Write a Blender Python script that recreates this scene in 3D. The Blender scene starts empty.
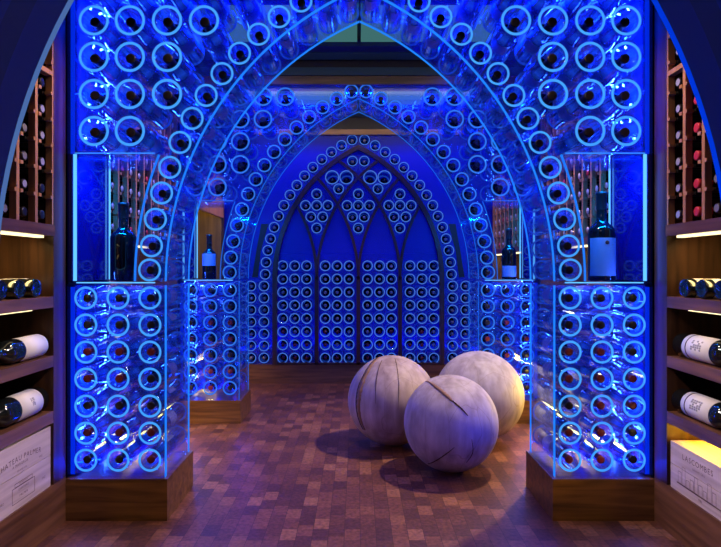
import bpy, math, random
from math import sin, cos, pi, sqrt, radians, acos, atan2
from mathutils import Vector, Matrix

random.seed(7)
S = bpy.context.scene
COL = S.collection

# ------------------------------------------------------------------ camera, world, lights, exposure
cam = bpy.data.objects.new('camera', bpy.data.cameras.new('camera'))
COL.objects.link(cam)
cam.location = (-0.0137, 0, 1.1)
cam.rotation_euler = (radians(90), 0, 0)
cam.data.sensor_width = 36
cam.data.lens = 556 / 721 * 36
cam.data.shift_x = 3.6 / 721
cam.data.shift_y = -4.5 / 721
cam.data.clip_start = 0.02
S.camera = cam

S.view_settings.view_transform = 'Standard'
S.view_settings.look = 'None'
S.view_settings.gamma = 1
S.view_settings.use_curve_mapping = False
S.view_settings.exposure = 0.0
S.cycles.transparent_max_bounces = 48
S.cycles.max_bounces = 6
S.cycles.glossy_bounces = 3
S.cycles.diffuse_bounces = 3
S.cycles.caustics_reflective = False
S.cycles.caustics_refractive = False
S.cycles.sample_clamp_indirect = 3.0
S.cycles.use_denoising = True

world = bpy.data.worlds.new('world')
S.world = world
world.use_nodes = True
bg = world.node_tree.nodes['Background']
bg.inputs[0].default_value = (0.4, 0.3, 0.8, 1)
bg.inputs[1].default_value = 0.02

BLUE = (0.0, 0.02, 1.0)
WARM = (1.0, 0.74, 0.48)


def lamp(name, kind, loc, energy, color, rot=(0, 0, 0), **kw):
    d = bpy.data.lights.new(name, kind)
    d.energy = energy
    d.color = color
    for k, v in kw.items():
        setattr(d, k, v)
    o = bpy.data.objects.new(name, d)
    o.location = loc
    o.rotation_euler = rot
    COL.objects.link(o)
    return o


def aim(loc, target):
    return (Vector(target) - Vector(loc)).to_track_quat('-Z', 'Y').to_euler()


# ceiling spots of the room, with added fills and washes among them
l = (1.22, 3.32, 2.52)
lamp('spot_on_spheres', 'SPOT', l, 290, WARM, aim(l, (0.2, 3.3, 0.1)), spot_size=radians(60), spot_blend=0.6, shadow_soft_size=0.03)
l = (0.0, 2.05, 2.5)
lamp('spot_on_floor', 'SPOT', l, 50, (1, 0.58, 0.38), aim(l, (-0.15, 2.3, 0)), spot_size=radians(78), spot_blend=1.0, shadow_soft_size=0.05)
l = (0.0, 4.85, 2.5)
lamp('spot_far_bay', 'SPOT', l, 60, (1, 0.6, 0.4), aim(l, (0.0, 4.75, 0)), spot_size=radians(70), spot_blend=1.0, shadow_soft_size=0.05)
l = (0.0, 0.75, 2.3)
lamp('entrance_fill', 'AREA', l, 2.4, (1, 0.8, 0.75), aim(l, (0.45, 3.2, 0.3)), shape='RECTANGLE', size=0.7, size_y=0.4)  # soft frontal fill added on the spheres, standing for camera-side ambient
l = (0.0, 4.9, 2.5)
lamp('beam_wash', 'AREA', l, 2.5, WARM, aim(l, (0, 5.34, 2.41)), shape='RECTANGLE', size=2.2, size_y=0.04)  # added wash to brighten the tan beam, no fixture there
l = (0.0, 3.5, 2.52)
lamp('rail_wash', 'AREA', l, 0.8, WARM, aim(l, (0, 3.95, 2.44)), shape='RECTANGLE', size=2.2, size_y=0.04)  # added wash to brighten the walnut rail
for s in (-1, 1):
    l = (s * 0.35, 2.26, 2.5)
    lamp('spot_on_rack', 'SPOT', l, 75, (1, 0.66, 0.40), aim(l, (s * 1.29, 2.15, 1.45)), spot_size=radians(58), spot_blend=0.9, shadow_soft_size=0.03)
    l = (-s * 0.55, 1.75, 2.45)
    lamp('shelf_fill_spot', 'SPOT', l, 170, (1, 0.8, 0.74), aim(l, (s * 1.29, 2.12, 0.47)), spot_size=radians(23), spot_blend=0.9, shadow_soft_size=0.03)  # added from the opposite side to brighten crates and bottle labels
    l = (s * 0.3, 3.4, 2.5)
    lamp('spot_on_far_rack', 'SPOT', l, 50, (1, 0.62, 0.45), aim(l, (s * 1.29, 3.45, 1.5)), spot_size=radians(60), spot_blend=0.9, shadow_soft_size=0.03)
    l = (-s * 0.1, 4.8, 2.5)
    lamp('spot_on_last_rack', 'SPOT', l, 60, (1, 0.6, 0.36), aim(l, (s * 1.29, 5.0, 1.4)), spot_size=radians(44), spot_blend=0.9, shadow_soft_size=0.03)
    # amber strip low on the cabinet between the piers
    lamp('amber_led', 'AREA', (s * 1.27, 3.55, 0.4), 3.0 if s > 0 else 0.8, (1, 0.7, 0.08), (0, s * pi / 2, 0), shape='RECTANGLE', size=0.03, size_y=0.7)
    # blue led bars in the wall side of every acrylic pier, plus added fill strips
    for y, e in ((2.44, 1.0), (3.97, 1.0)):
        for yy in (0.05, 0.31):
            lamp('blue_led_bar', 'AREA', (s * 1.258, y + yy, 0.62), 9 * e, (0.03, 0.12, 1), (0, s * pi / 2, 0), shape='RECTANGLE', size=0.8, size_y=0.012)
            lamp('blue_led_bar', 'AREA', (s * 1.258, y + yy, 2.0), 9 * e, (0.03, 0.12, 1), (0, s * pi / 2, 0), shape='RECTANGLE', size=0.75, size_y=0.012)
        lamp('blue_fill_base', 'AREA', (s * 1.07, y + 0.18, 0.19), 6 * e, BLUE, (pi, 0, 0), shape='RECTANGLE', size=0.38, size_y=0.02)  # fill added from below to bring more blue into the tubes
        for xx in (0.99, 1.13):
            lamp('blue_streak_fill', 'AREA', (s * xx, y + 0.18, 1.027 if y < 3 else 1.007), 1.6, (0.08, 0.2, 1), (0, 0, 0), shape='RECTANGLE', size=0.008, size_y=0.29)  # strips added under the shelf to draw bright streaks along the tubes
        for xx in (0.08, 0.44, 0.92, 1.08):
            lamp('blue_streak_fill', 'AREA', (s * xx, y + 0.18, 2.422 if y < 3 else 2.405), 1.2, (0.01, 0.06, 1), (0, 0, 0), shape='RECTANGLE', size=0.008, size_y=0.29)  # same added streak lights for the arch tubes
        lamp('blue_fill_top', 'AREA', (s * 0.62, y + 0.18, 2.425 if y < 3 else 2.407), 36 * e, BLUE, (0, 0, 0), shape='RECTANGLE', size=1.2, size_y=0.03)  # fill added from above to bring more blue into the arch
        lamp('blue_led_niche', 'AREA', (s * 1.08, y + 0.035, 1.588 if y < 3 else 1.568), 7 * e, (0, 0.22, 1), (0.7, 0, 0), shape='RECTANGLE', size=0.3, size_y=0.02)
    for y, e in ((2.455, 5), (3.985, 4)):
        lamp('blue_fill_pier_edge', 'AREA', (s * 0.855, y, 0.6), e, BLUE, (0, s * pi / 2, 0), shape='RECTANGLE', size=0.8, size_y=0.01)  # added along the lit pier edges to throw blue on spheres and floor
    lamp('blue_led_stile', 'AREA', (s * 1.262, 2.432, 1.2), 0.35, BLUE, (-pi / 2, 0, 0), shape='RECTANGLE', size=0.008, size_y=2.2)
    lamp('blue_led_back', 'AREA', (s * 0.6, 5.3, 2.3), 0.7, BLUE, aim((0, 5.25, 2.3), (0, 5.42, 1.0)), shape='RECTANGLE', size=1.0, size_y=0.03)
    lamp('blue_led_cavity', 'AREA', (s * 0.62, 5.6, 0.3), 4, BLUE, (pi, 0, 0), shape='RECTANGLE', size=1.1, size_y=0.3)
    lamp('blue_led_cavity', 'AREA', (s * 0.62, 5.6, 2.33), 1.5, BLUE, (0, 0, 0), shape='RECTANGLE', size=1.1, size_y=0.3)
    lamp('blue_led_gap', 'AREA', (s * 0.75, 3.4, 2.5), 6, BLUE, (0, 0, 0), shape='RECTANGLE', size=0.3, size_y=0.8)


# ------------------------------------------------------------------ materials
def new_mat(name):
    m = bpy.data.materials.new(name)
    m.use_nodes = True
    nt = m.node_tree
    nt.nodes.clear()
    out = nt.nodes.new('ShaderNodeOutputMaterial')
    return m, nt, out


def pbr(name, color, rough=0.5, metal=0.0, spec=0.5, coat=0.0):
    m, nt, out = new_mat(name)
    b = nt.nodes.new('ShaderNodeBsdfPrincipled')
    b.inputs['Base Color'].default_value = (*color, 1)
    b.inputs['Roughness'].default_value = rough
    b.inputs['Metallic'].default_value = metal
    b.inputs['Specular IOR Level'].default_value = spec
    b.inputs['Coat Weight'].default_value = coat
    nt.links.new(b.outputs[0], out.inputs[0])
    m['bsdf'] = b.name
    return m


def emit(name, color, strength, sampled=False):
    m, nt, out = new_mat(name)
    e = nt.nodes.new('ShaderNodeEmission')
    e.inputs[0].default_value = (*color, 1)
    e.inputs[1].default_value = strength
    nt.links.new(e.outputs[0], out.inputs[0])
    m.cycles.emission_sampling = 'FRONT_BACK' if sampled else 'NONE'
    return m


def acrylic(name, tint=(0.93, 0.95, 1.0), haze=0.06, haze_col=(0.25, 0.4, 1.0), refl=0.9, rough=0.06, wall=0.0):
    m, nt, out = new_mat(name)
    N, L = nt.nodes.new, nt.links.new
    tr = N('ShaderNodeBsdfTransparent'); tr.inputs[0].default_value = (*tint, 1)
    df = N('ShaderNodeBsdfDiffuse'); df.inputs[0].default_value = (*haze_col, 1)  # haze is tinted blue, carrying the LED glow in its colour
    tl = N('ShaderNodeBsdfTranslucent'); tl.inputs[0].default_value = (*haze_col, 1)
    dm = N('ShaderNodeMixShader'); dm.inputs[0].default_value = 0.5
    L(df.outputs[0], dm.inputs[1]); L(tl.outputs[0], dm.inputs[2])
    m1 = N('ShaderNodeMixShader'); m1.inputs[0].default_value = haze
    L(tr.outputs[0], m1.inputs[1]); L(dm.outputs[0], m1.inputs[2])
    gl = N('ShaderNodeBsdfGlossy'); gl.inputs[0].default_value = (0.75, 0.88, 1, 1); gl.inputs[1].default_value = rough
    lw = N('ShaderNodeLayerWeight'); lw.inputs[0].default_value = 0.5
    pw = N('ShaderNodeMath'); pw.operation = 'POWER'; pw.inputs[1].default_value = 4.0
    L(lw.outputs['Facing'], pw.inputs[0])
    ma = N('ShaderNodeMath'); ma.operation = 'MULTIPLY_ADD'; ma.inputs[1].default_value = refl; ma.inputs[2].default_value = 0.03
    L(pw.outputs[0], ma.inputs[0])
    # the wall of a tube is thicker along its outline, so it scatters more there
    p3 = N('ShaderNodeMath'); p3.operation = 'POWER'; p3.inputs[1].default_value = 3.0
    L(lw.outputs['Facing'], p3.inputs[0])
    hz = N('ShaderNodeMath'); hz.operation = 'MULTIPLY_ADD'; hz.inputs[1].default_value = wall; hz.inputs[2].default_value = haze
    L(p3.outputs[0], hz.inputs[0]); L(hz.outputs[0], m1.inputs[0])
    m2 = N('ShaderNodeMixShader')
    L(ma.outputs[0], m2.inputs[0]); L(m1.outputs[0], m2.inputs[1]); L(gl.outputs[0], m2.inputs[2])
    L(m2.outputs[0], out.inputs[0])
    return m


def wood(name, dark, light, axis='Y', rough=0.35, scale=9.0, stretch=14.0, spec=0.5):
    m, nt, out = new_mat(name)
    N, L = nt.nodes.new, nt.links.new
    tc = N('ShaderNodeTexCoord')
    mp = N('ShaderNodeMapping')
    sc = [scale * stretch / 4] * 3
    sc['XYZ'.index(axis)] = scale / 4
    mp.inputs['Scale'].default_value = sc
    L(tc.outputs['Object'], mp.inputs[0])
    n1 = N('ShaderNodeTexNoise'); n1.inputs['Scale'].default_value = 1.0; n1.inputs['Detail'].default_value = 5; n1.inputs['Distortion'].default_value = 0.6
    L(mp.outputs[0], n1.inputs['Vector'])
    cr = N('ShaderNodeValToRGB')
    cr.color_ramp.elements[0].position = 0.32; cr.color_ramp.elements[0].color = (*dark, 1)
    cr.color_ramp.elements[1].position = 0.7; cr.color_ramp.elements[1].color = (*light, 1)
    L(n1.outputs[0], cr.inputs[0])
    b = N('ShaderNodeBsdfPrincipled')
    b.inputs['Roughness'].default_value = rough
    b.inputs['Specular IOR Level'].default_value = spec
    L(cr.outputs[0], b.inputs['Base Color'])
    bp = N('ShaderNodeBump'); bp.inputs['Strength'].default_value = 0.08
    L(n1.outputs[0], bp.inputs['Height']); L(bp.outputs[0], b.inputs['Normal'])
    L(b.outputs[0], out.inputs[0])
    return m


def floor_mat():
    m, nt, out = new_mat('end_grain_floor')
    N, L = nt.nodes.new, nt.links.new
    tc = N('ShaderNodeTexCoord')
    br = N('ShaderNodeTexBrick')
    br.offset = 0.37; br.offset_frequency = 2
    br.inputs['Scale'].default_value = 1.0
    br.inputs['Brick Width'].default_value = 0.098
    br.inputs['Row Height'].default_value = 0.066
    br.inputs['Mortar Size'].default_value = 0.0011
    br.inputs['Mortar Smooth'].default_value = 0.2
    br.inputs['Bias'].default_value = 0.0
    br.inputs['Color1'].default_value = (0.0, 0.0, 0.0, 1)
    br.inputs['Color2'].default_value = (1, 1, 1, 1)
    br.inputs['Mortar'].default_value = (0.5, 0.5, 0.5, 1)
    mp = N('ShaderNodeMapping'); mp.inputs['Rotation'].default_value = (0, 0, pi / 2)
    L(tc.outputs['Object'], mp.inputs[0]); L(mp.outputs[0], br.inputs['Vector'])
    cr = N('ShaderNodeValToRGB')
    e = cr.color_ramp.elements
    e[0].position = 0.0; e[0].color = (0.085, 0.032, 0.026, 1)
    e[1].position = 1.0; e[1].color = (0.29, 0.125, 0.065, 1)
    x = e.new(0.45); x.color = (0.15, 0.055, 0.034, 1)
    x = e.new(0.8); x.color = (0.20, 0.076, 0.042, 1)
    L(br.outputs['Color'], cr.inputs[0])
    nz = N('ShaderNodeTexNoise'); nz.inputs['Scale'].default_value = 60; nz.inputs['Detail'].default_value = 4
    L(tc.outputs['Object'], nz.inputs['Vector'])
    mx = N('ShaderNodeMix'); mx.data_type = 'RGBA'; mx.blend_type = 'MULTIPLY'; mx.inputs[0].default_value = 0.75
    cr2 = N('ShaderNodeValToRGB'); cr2.color_ramp.elements[0].position = 0.3; cr2.color_ramp.elements[0].color = (0.35, 0.35, 0.35, 1)
    cr2.color_ramp.elements[1].position = 0.65; cr2.color_ramp.elements[1].color = (1.15, 1.15, 1.15, 1)
    L(nz.outputs[0], cr2.inputs[0])
    L(cr.outputs[0], mx.inputs[6]); L(cr2.outputs[0], mx.inputs[7])
    mo = N('ShaderNodeMix'); mo.data_type = 'RGBA'; mo.inputs[7].default_value = (0.035, 0.014, 0.01, 1)
    L(br.outputs['Fac'], mo.inputs[0]); L(mx.outputs[2], mo.inputs[6])
    b = N('ShaderNodeBsdfPrincipled'); b.inputs['Roughness'].default_value = 0.42
    b.inputs['Specular IOR Level'].default_value = 0.4
    L(mo.outputs[2], b.inputs['Base Color'])
    bp = N('ShaderNodeBump'); bp.inputs['Strength'].default_value = 0.15; bp.inputs['Distance'].default_value = 0.003
    L(nz.outputs[0], bp.inputs['Height']); L(bp.outputs[0], b.inputs['Normal'])
    L(b.outputs[0], out.inputs[0])
    return m


def ball_mat(name, base, dark):
    m, nt, out = new_mat(name)
    N, L = nt.nodes.new, nt.links.new
    tc = N('ShaderNodeTexCoord')
    mp = N('ShaderNodeMapping'); mp.inputs['Scale'].default_value = (22, 22, 3)
    mp.inputs['Rotation'].default_value = (0.3, 0.2, 0)
    L(tc.outputs['Object'], mp.inputs[0])
    n1 = N('ShaderNodeTexNoise'); n1.inputs['Scale'].default_value = 1; n1.inputs['Detail'].default_value = 6
    L(mp.outputs[0], n1.inputs['Vector'])
    n2 = N('ShaderNodeTexNoise'); n2.inputs['Scale'].default_value = 5; n2.inputs['Detail'].default_value = 8
    L(tc.outputs['Object'], n2.inputs['Vector'])
    ad = N('ShaderNodeMath'); ad.operation = 'ADD'
    L(n1.outputs[0], ad.inputs[0]); L(n2.outputs[0], ad.inputs[1])
    cr = N('ShaderNodeValToRGB')
    cr.color_ramp.elements[0].position = 0.36; cr.color_ramp.elements[0].color = (*dark, 1)
    cr.color_ramp.elements[1].position = 0.62; cr.color_ramp.elements[1].color = (*base, 1)
    hf = N('ShaderNodeMath'); hf.operation = 'MULTIPLY'; hf.inputs[1].default_value = 0.5
    L(ad.outputs[0], hf.inputs[0]); L(hf.outputs[0], cr.inputs[0])
    # fine drying checks in the wood
    wv = N('ShaderNodeTexVoronoi'); wv.feature = 'DISTANCE_TO_EDGE'; wv.inputs['Scale'].default_value = 4.2
    mp2 = N('ShaderNodeMapping'); mp2.inputs['Scale'].default_value = (1.6, 1.6, 0.45)
    nd = N('ShaderNodeVectorMath'); nd.operation = 'ADD'
    n3 = N('ShaderNodeTexNoise'); n3.inputs['Scale'].default_value = 6
    L(tc.outputs['Object'], n3.inputs['Vector'])
    sc = N('ShaderNodeVectorMath'); sc.operation = 'SCALE'; sc.inputs['Scale'].default_value = 0.12
    L(n3.outputs['Color'], sc.inputs[0])
    L(tc.outputs['Object'], mp2.inputs[0]); L(mp2.outputs[0], nd.inputs[0]); L(sc.outputs[0], nd.inputs[1])
    L(nd.outputs[0], wv.inputs['Vector'])
    lt = N('ShaderNodeMath'); lt.operation = 'LESS_THAN'; lt.inputs[1].default_value = 0.008
    L(wv.outputs['Distance'], lt.inputs[0])
    ml = N('ShaderNodeMath'); ml.operation = 'MULTIPLY'; ml.inputs[1].default_value = 0.3
    L(lt.outputs[0], ml.inputs[0])
    mx = N('ShaderNodeMix'); mx.data_type = 'RGBA'; mx.inputs[7].default_value = (0.12, 0.06, 0.035, 1)
    L(ml.outputs[0], mx.inputs[0]); L(cr.outputs[0], mx.inputs[6])
    b = N('ShaderNodeBsdfPrincipled'); b.inputs['Roughness'].default_value = 0.6
    L(mx.outputs[2], b.inputs['Base Color'])
    bp = N('ShaderNodeBump'); bp.inputs['Strength'].default_value = 0.2; bp.inputs['Distance'].default_value = 0.01
    L(n2.outputs[0], bp.inputs['Height']); L(bp.outputs[0], b.inputs['Normal'])
    L(b.outputs[0], out.inputs[0])
    return m


M = {}
M['acr'] = acrylic('clear_acrylic_tube', tint=(0.91, 0.94, 1.0), haze=0.055, haze_col=(0.04, 0.16, 1.0), refl=0.9, wall=0.30, rough=0.035)
M['acr_far'] = acrylic('clear_acrylic_far_tube', haze=0.08, haze_col=(0.03, 0.08, 1.0))
M['plate'] = acrylic('clear_acrylic_plate', tint=(0.95, 0.97, 1.0), haze=0.05, haze_col=(0.03, 0.10, 1.0), refl=0.4)
M['plate_back'] = acrylic('tinted_acrylic_plate', tint=(0.7, 0.76, 1.0), haze=0.2, haze_col=(0.01, 0.02, 0.9), refl=0.2, rough=0.5)
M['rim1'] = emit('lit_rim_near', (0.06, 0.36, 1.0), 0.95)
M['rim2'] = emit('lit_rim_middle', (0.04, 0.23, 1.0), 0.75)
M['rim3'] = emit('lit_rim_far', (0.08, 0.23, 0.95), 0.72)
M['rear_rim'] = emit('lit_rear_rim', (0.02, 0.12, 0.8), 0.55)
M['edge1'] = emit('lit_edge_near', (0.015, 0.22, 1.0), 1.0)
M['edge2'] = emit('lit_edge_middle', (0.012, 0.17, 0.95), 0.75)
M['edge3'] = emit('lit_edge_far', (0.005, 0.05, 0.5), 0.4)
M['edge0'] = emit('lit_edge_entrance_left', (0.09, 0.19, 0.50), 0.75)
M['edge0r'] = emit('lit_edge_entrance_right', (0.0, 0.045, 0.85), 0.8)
M['led_blue'] = emit('led_strip_blue', (0.12, 0.5, 1.0), 1.3)
M['led_deep'] = emit('led_strip_deep_blue', (0.0, 0.025, 0.8), 1.0)
M['led_warm'] = emit('led_strip_warm', (1.0, 0.82, 0.42), 2.2, True)
M['sky_glass'] = emit('lit_ceiling_glass', (0.12, 0.38, 0.38), 0.4)
M['mirror'] = pbr('glossy_blue_panel', (0.002, 0.005, 0.22), rough=0.04, spec=1.0, coat=0.6)
M['blue_wall'] = pbr('matte_blue_wall', (0.015, 0.025, 0.7), rough=0.6)
M['dark_blue'] = pbr('dark_blue_soffit', (0.001, 0.002, 0.07), rough=0.35)
M['black'] = pbr('black_paint', (0.004, 0.004, 0.006), rough=0.5)
M['teal'] = pbr('dark_teal_board', (0.02, 0.07, 0.075), rough=0.35)
M['plaster'] = pbr('dark_plaster', (0.03, 0.03, 0.045), rough=0.8)
M['floor'] = floor_mat()
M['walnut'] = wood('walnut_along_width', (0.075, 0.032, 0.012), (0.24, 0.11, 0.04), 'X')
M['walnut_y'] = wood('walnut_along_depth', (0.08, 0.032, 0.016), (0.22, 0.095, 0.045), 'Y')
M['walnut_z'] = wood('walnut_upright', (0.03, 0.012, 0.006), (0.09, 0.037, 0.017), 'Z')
M['panel_wood'] = wood('cabinet_back_wood', (0.15, 0.085, 0.016), (0.27, 0.16, 0.035), 'Z', rough=0.5)
M['light_wood'] = wood('rack_wood', (0.36, 0.17, 0.075), (0.6, 0.31, 0.15), 'Z', rough=0.5)
M['tan_wood'] = wood('tan_beam_wood', (0.3, 0.15, 0.05), (0.55, 0.32, 0.13), 'X', rough=0.5)
M['tracery'] = wood('dark_tracery_wood', (0.018, 0.007, 0.004), (0.06, 0.022, 0.01), 'Z', rough=0.4)
M['crate'] = wood('pale_pine_crate', (0.50, 0.38, 0.31), (0.72, 0.58, 0.49), 'Y', rough=0.6)
M['ink'] = pbr('burnt_ink', (0.07, 0.04, 0.035), rough=0.8)
M['ball_a'] = ball_mat('pale_wood_sphere_a', (0.52, 0.41, 0.33), (0.27, 0.19, 0.14))
M['ball_b'] = ball_mat('pale_wood_sphere_b', (0.50, 0.43, 0.39), (0.25, 0.2, 0.175))
M['crack'] = pbr('split_in_wood', (0.05, 0.022, 0.012), rough=0.9)
M['groove'] = pbr('weathered_groove', (0.24, 0.13, 0.06), rough=0.8)
M['glass'] = pbr('dark_bottle_glass', (0.006, 0.008, 0.008), rough=0.07, spec=0.6)
M['cap_black'] = pbr('black_foil', (0.012, 0.010, 0.012), rough=0.35)
M['cap_red'] = pbr('maroon_foil', (0.16, 0.012, 0.02), rough=0.35)
M['cap_bright_red'] = pbr('red_foil', (0.62, 0.03, 0.05), rough=0.4)
M['cap_grey'] = pbr('grey_foil', (0.22, 0.22, 0.24), rough=0.35)
M['cap_silver'] = pbr('silver_foil', (0.5, 0.5, 0.55), rough=0.35, metal=0.3)
M['label'] = pbr('paper_label', (0.78, 0.74, 0.68), rough=0.7)
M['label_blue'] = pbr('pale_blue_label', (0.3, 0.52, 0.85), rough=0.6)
M['label_cream'] = pbr('cream_paper_label', (0.8, 0.72, 0.5), rough=0.7)


# ------------------------------------------------------------------ mesh building
class MB:
    def __init__(self):
        self.v, self.f, self.m, self.sm = [], [], [], []

    def add(self, vs, fs, mi=0, smooth=False):
        o = len(self.v)
        self.v += [tuple(p) for p in vs]
        for k, f in enumerate(fs):
            self.f.append(tuple(o + i for i in f))
            self.m.append(mi[k] if isinstance(mi, (list, tuple)) else mi)
            self.sm.append(smooth)
        return self

    def box(self, x0, x1, y0, y1, z0, z1, mi=0):
        x0, x1 = sorted((x0, x1)); y0, y1 = sorted((y0, y1)); z0, z1 = sorted((z0, z1))
        vs = [(x, y, z) for z in (z0, z1) for y in (y0, y1) for x in (x0, x1)]
        return self.add(vs, [(0, 2, 3, 1), (4, 5, 7, 6), (0, 1, 5, 4), (2, 6, 7, 3), (0, 4, 6, 2), (1, 3, 7, 5)], mi)

    def prism(self, pts, y0, y1, mi=0, mside=None, lit=None):
        """polygon in x,z pushed along y; faces at y0/y1 get mi, the cut edge mside"""
        n = len(pts)
        a = sum(pts[i][0] * pts[(i + 1) % n][1] - pts[(i + 1) % n][0] * pts[i][1] for i in range(n))
        if a < 0:
            pts = pts[::-1]
        vs = [(p[0], y0, p[1]) for p in pts] + [(p[0], y1, p[1]) for p in pts]
        fs = [tuple(range(n)), tuple(range(2 * n - 1, n - 1, -1))]
        fs += [(i, i + n, (i + 1) % n + n, (i + 1) % n) for i in range(n)]
        sides = [mi if mside is None else mside] * n
        if lit:
            mids = [((pts[i][0] + pts[(i + 1) % n][0]) / 2, (pts[i][1] + pts[(i + 1) % n][1]) / 2) for i in range(n)]
            sides = [mside if lit(*q) else mi for q in mids]
        return self.add(vs, fs, [mi, mi] + sides)

    def sheet(self, inner, outer, y0, y1, mi=0):
        """a band in x,z between two polylines pushed along y (closed solid)"""
        n = len(inner)
        vs = []
        for p, q in zip(inner, outer):
            vs += [(p[0], y0, p[1]), (p[0], y1, p[1]), (q[0], y1, q[1]), (q[0], y0, q[1])]
        fs = []
        for i in range(n - 1):
            a, b = 4 * i, 4 * i + 4
            for k in range(4):
                fs.append((a + k, a + (k + 1) % 4, b + (k + 1) % 4, b + k))
        fs += [(3, 2, 1, 0), tuple(4 * (n - 1) + k for k in range(4))]
        return self.add(vs, fs, mi)

    def lathe(self, prof, seg=16, mi=0, smooth=True, a0=0.0, a1=2 * pi):
        """profile (r,z) turned around z"""
        full = abs(a1 - a0 - 2 * pi) < 1e-6
        k = seg if full else seg + 1
        vs, fs = [], []
        for r, z in prof:
            for i in range(k):
                a = a0 + (a1 - a0) * i / seg
                vs.append((r * cos(a), r * sin(a), z))
        for j in range(len(prof) - 1):
            for i in range(seg):
                i2 = (i + 1) % k
                fs.append((j * k + i, j * k + i2, (j + 1) * k + i2, (j + 1) * k + i))
        return self.add(vs, fs, mi, smooth)

    def xform(self, mat):
        self.v = [tuple(mat @ Vector(p)) for p in self.v]
        return self

    def merge(self, other, mat=None, mi=None):
        o = len(self.v)
        self.v += [tuple(mat @ Vector(p)) if mat is not None else p for p in other.v]
        self.f += [tuple(o + i for i in f) for f in other.f]
        self.m += other.m if mi is None else [mi] * len(other.m)
        self.sm += other.sm
        return self

    def mesh(self, name, mats):
        me = bpy.data.meshes.new(name)
        me.from_pydata(self.v, [], self.f)
        for m in (mats if isinstance(mats, (list, tuple)) else [mats]):
            me.materials.append(M[m] if isinstance(m, str) else m)
        me.polygons.foreach_set('material_index', self.m)
        me.polygons.foreach_set('use_smooth', self.sm)
        me.update()
        return me

    def build(self, name, mats, parent=None):
        return link(name, self.mesh(name, mats), parent)


def drilled_plate(name, pts, holes, y0, y1, mats, lit=None, parent=None):
    """polygon in x,z with round holes (x, z, r), pushed along y; cut edges chosen by lit get the second material"""
    cu = bpy.data.curves.new('p', 'CURVE')
    cu.dimensions = '2D'
    cu.fill_mode = 'BOTH'
    cu.extrude = (y1 - y0) / 2
    loops = [pts] + [[(x + r * cos(2 * pi * k / 28), z + r * sin(2 * pi * k / 28)) for k in range(28)] for x, z, r in holes]
    for lp in loops:
        sp = cu.splines.new('POLY')
        sp.points.add(len(lp) - 1)
        for p, q in zip(sp.points, lp):
            p.co = (q[0], q[1], 0, 1)
        sp.use_cyclic_u = True
    ob = bpy.data.objects.new('p', cu)
    COL.objects.link(ob)
    bpy.context.view_layer.update()
    ev = ob.evaluated_get(bpy.context.evaluated_depsgraph_get())
    me = ev.to_mesh()
    ym = (y0 + y1) / 2
    mb = MB()
    vs = [(v.co.x, ym - v.co.z, v.co.y) for v in me.vertices]
    fs = [tuple(p.vertices) for p in me.polygons]
    ms = []
    for f in fs:
        side = max(vs[i][1] for i in f) - min(vs[i][1] for i in f) > 1e-5
        cx = sum(vs[i][0] for i in f) / len(f); cz = sum(vs[i][2] for i in f) / len(f)
        hole = any((cx - x) ** 2 + (cz - z) ** 2 < (r * 1.05) ** 2 for x, z, r in holes) if side else False
        ms.append(1 if side and not hole and lit and lit(cx, cz) else 0)
    mb.add(vs, fs, ms)
    ev.to_mesh_clear()
    bpy.data.objects.remove(ob)
    bpy.data.curves.remove(cu)
    return mb.build(name, mats, parent)


def link(name, me, parent=None, loc=(0, 0, 0)):
    """one object; with a parent, loc and the mesh are in world coordinates and the parent is only moved, never turned"""
    o = bpy.data.objects.new(name, me)
    COL.objects.link(o)
    o.location = loc
    if parent is not None:
        o.parent = parent
        o.location = Vector(loc) - parent.location
    return o


def tag(o, label, cat, group=None, kind=None):
    o['label'] = label
    o['category'] = cat
    if group:
        o['group'] = group
    if kind:
        o['kind'] = kind
    return o


def thing(name, label, cat, loc=(0, 0, 0), group=None):
    o = bpy.data.objects.new(name, None)
    COL.objects.link(o)
    o.empty_display_size = 0.1
    o.location = loc
    return tag(o, label, cat, group)


def struct(name, mb, mats):
    o = mb.build(name, mats)
    o['kind'] = 'structure'
    return o


def copy_thing(src, loc, rot=None, label=None, group=None):
    r = src.copy()
    COL.objects.link(r)
    r.location = loc
    if rot is not None:
        r.rotation_euler = rot
    if label:
        r['label'] = label
    if group:
        r['group'] = group
    for ch in list(src.children):
        c = ch.copy()
        COL.objects.link(c)
        c.parent = r
    return r


ORD = ['first', 'second', 'third', 'fourth', 'fifth', 'sixth', 'seventh', 'eighth', 'ninth', 'tenth', 'eleventh', 'twelfth',
       'thirteenth', 'fourteenth', 'fifteenth', 'sixteenth', 'seventeenth']
SIDE = {-1: 'left', 1: 'right'}

# arch profile: half width HW, centre offset C, spring height Z0
C, Z0, R = 0.557, 1.04, 1.414


def arc_pts(r, za, zb, n=28, c=C, z0=Z0):
    """points (|x|, z) of the right half of an arch of radius r from height za up to zb"""
    out = []
    for i in range(n + 1):
        # even steps of angle
        fa = math.asin(max(-1, min(1, (za - z0) / r)))
        fb = math.asin(max(-1, min(1, (zb - z0) / r)))
        a = fa + (fb - fa) * i / n
        out.append((r * cos(a) - c, z0 + r * sin(a)))
    return out


APEX = Z0 + sqrt(R * R - C * C)

# ------------------------------------------------------------------ room shell
struct('floor', MB().box(-1.66, 1.66, -0.6, 5.9, -0.06, 0.0), 'floor')
struct('wall_left', MB().box(-1.72, -1.64, 0.9, 5.9, 0, 2.75), 'plaster')
struct('wall_right', MB().box(1.64, 1.72, 0.9, 5.9, 0, 2.75), 'plaster')
struct('wall_back', MB().box(-1.64, 1.64, 5.78, 5.86, 0, 2.75), 'blue_wall')
struct('ceiling', MB().box(-1.72, 1.72, 0.9, 5.9, 2.62, 2.76), 'black')

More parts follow.
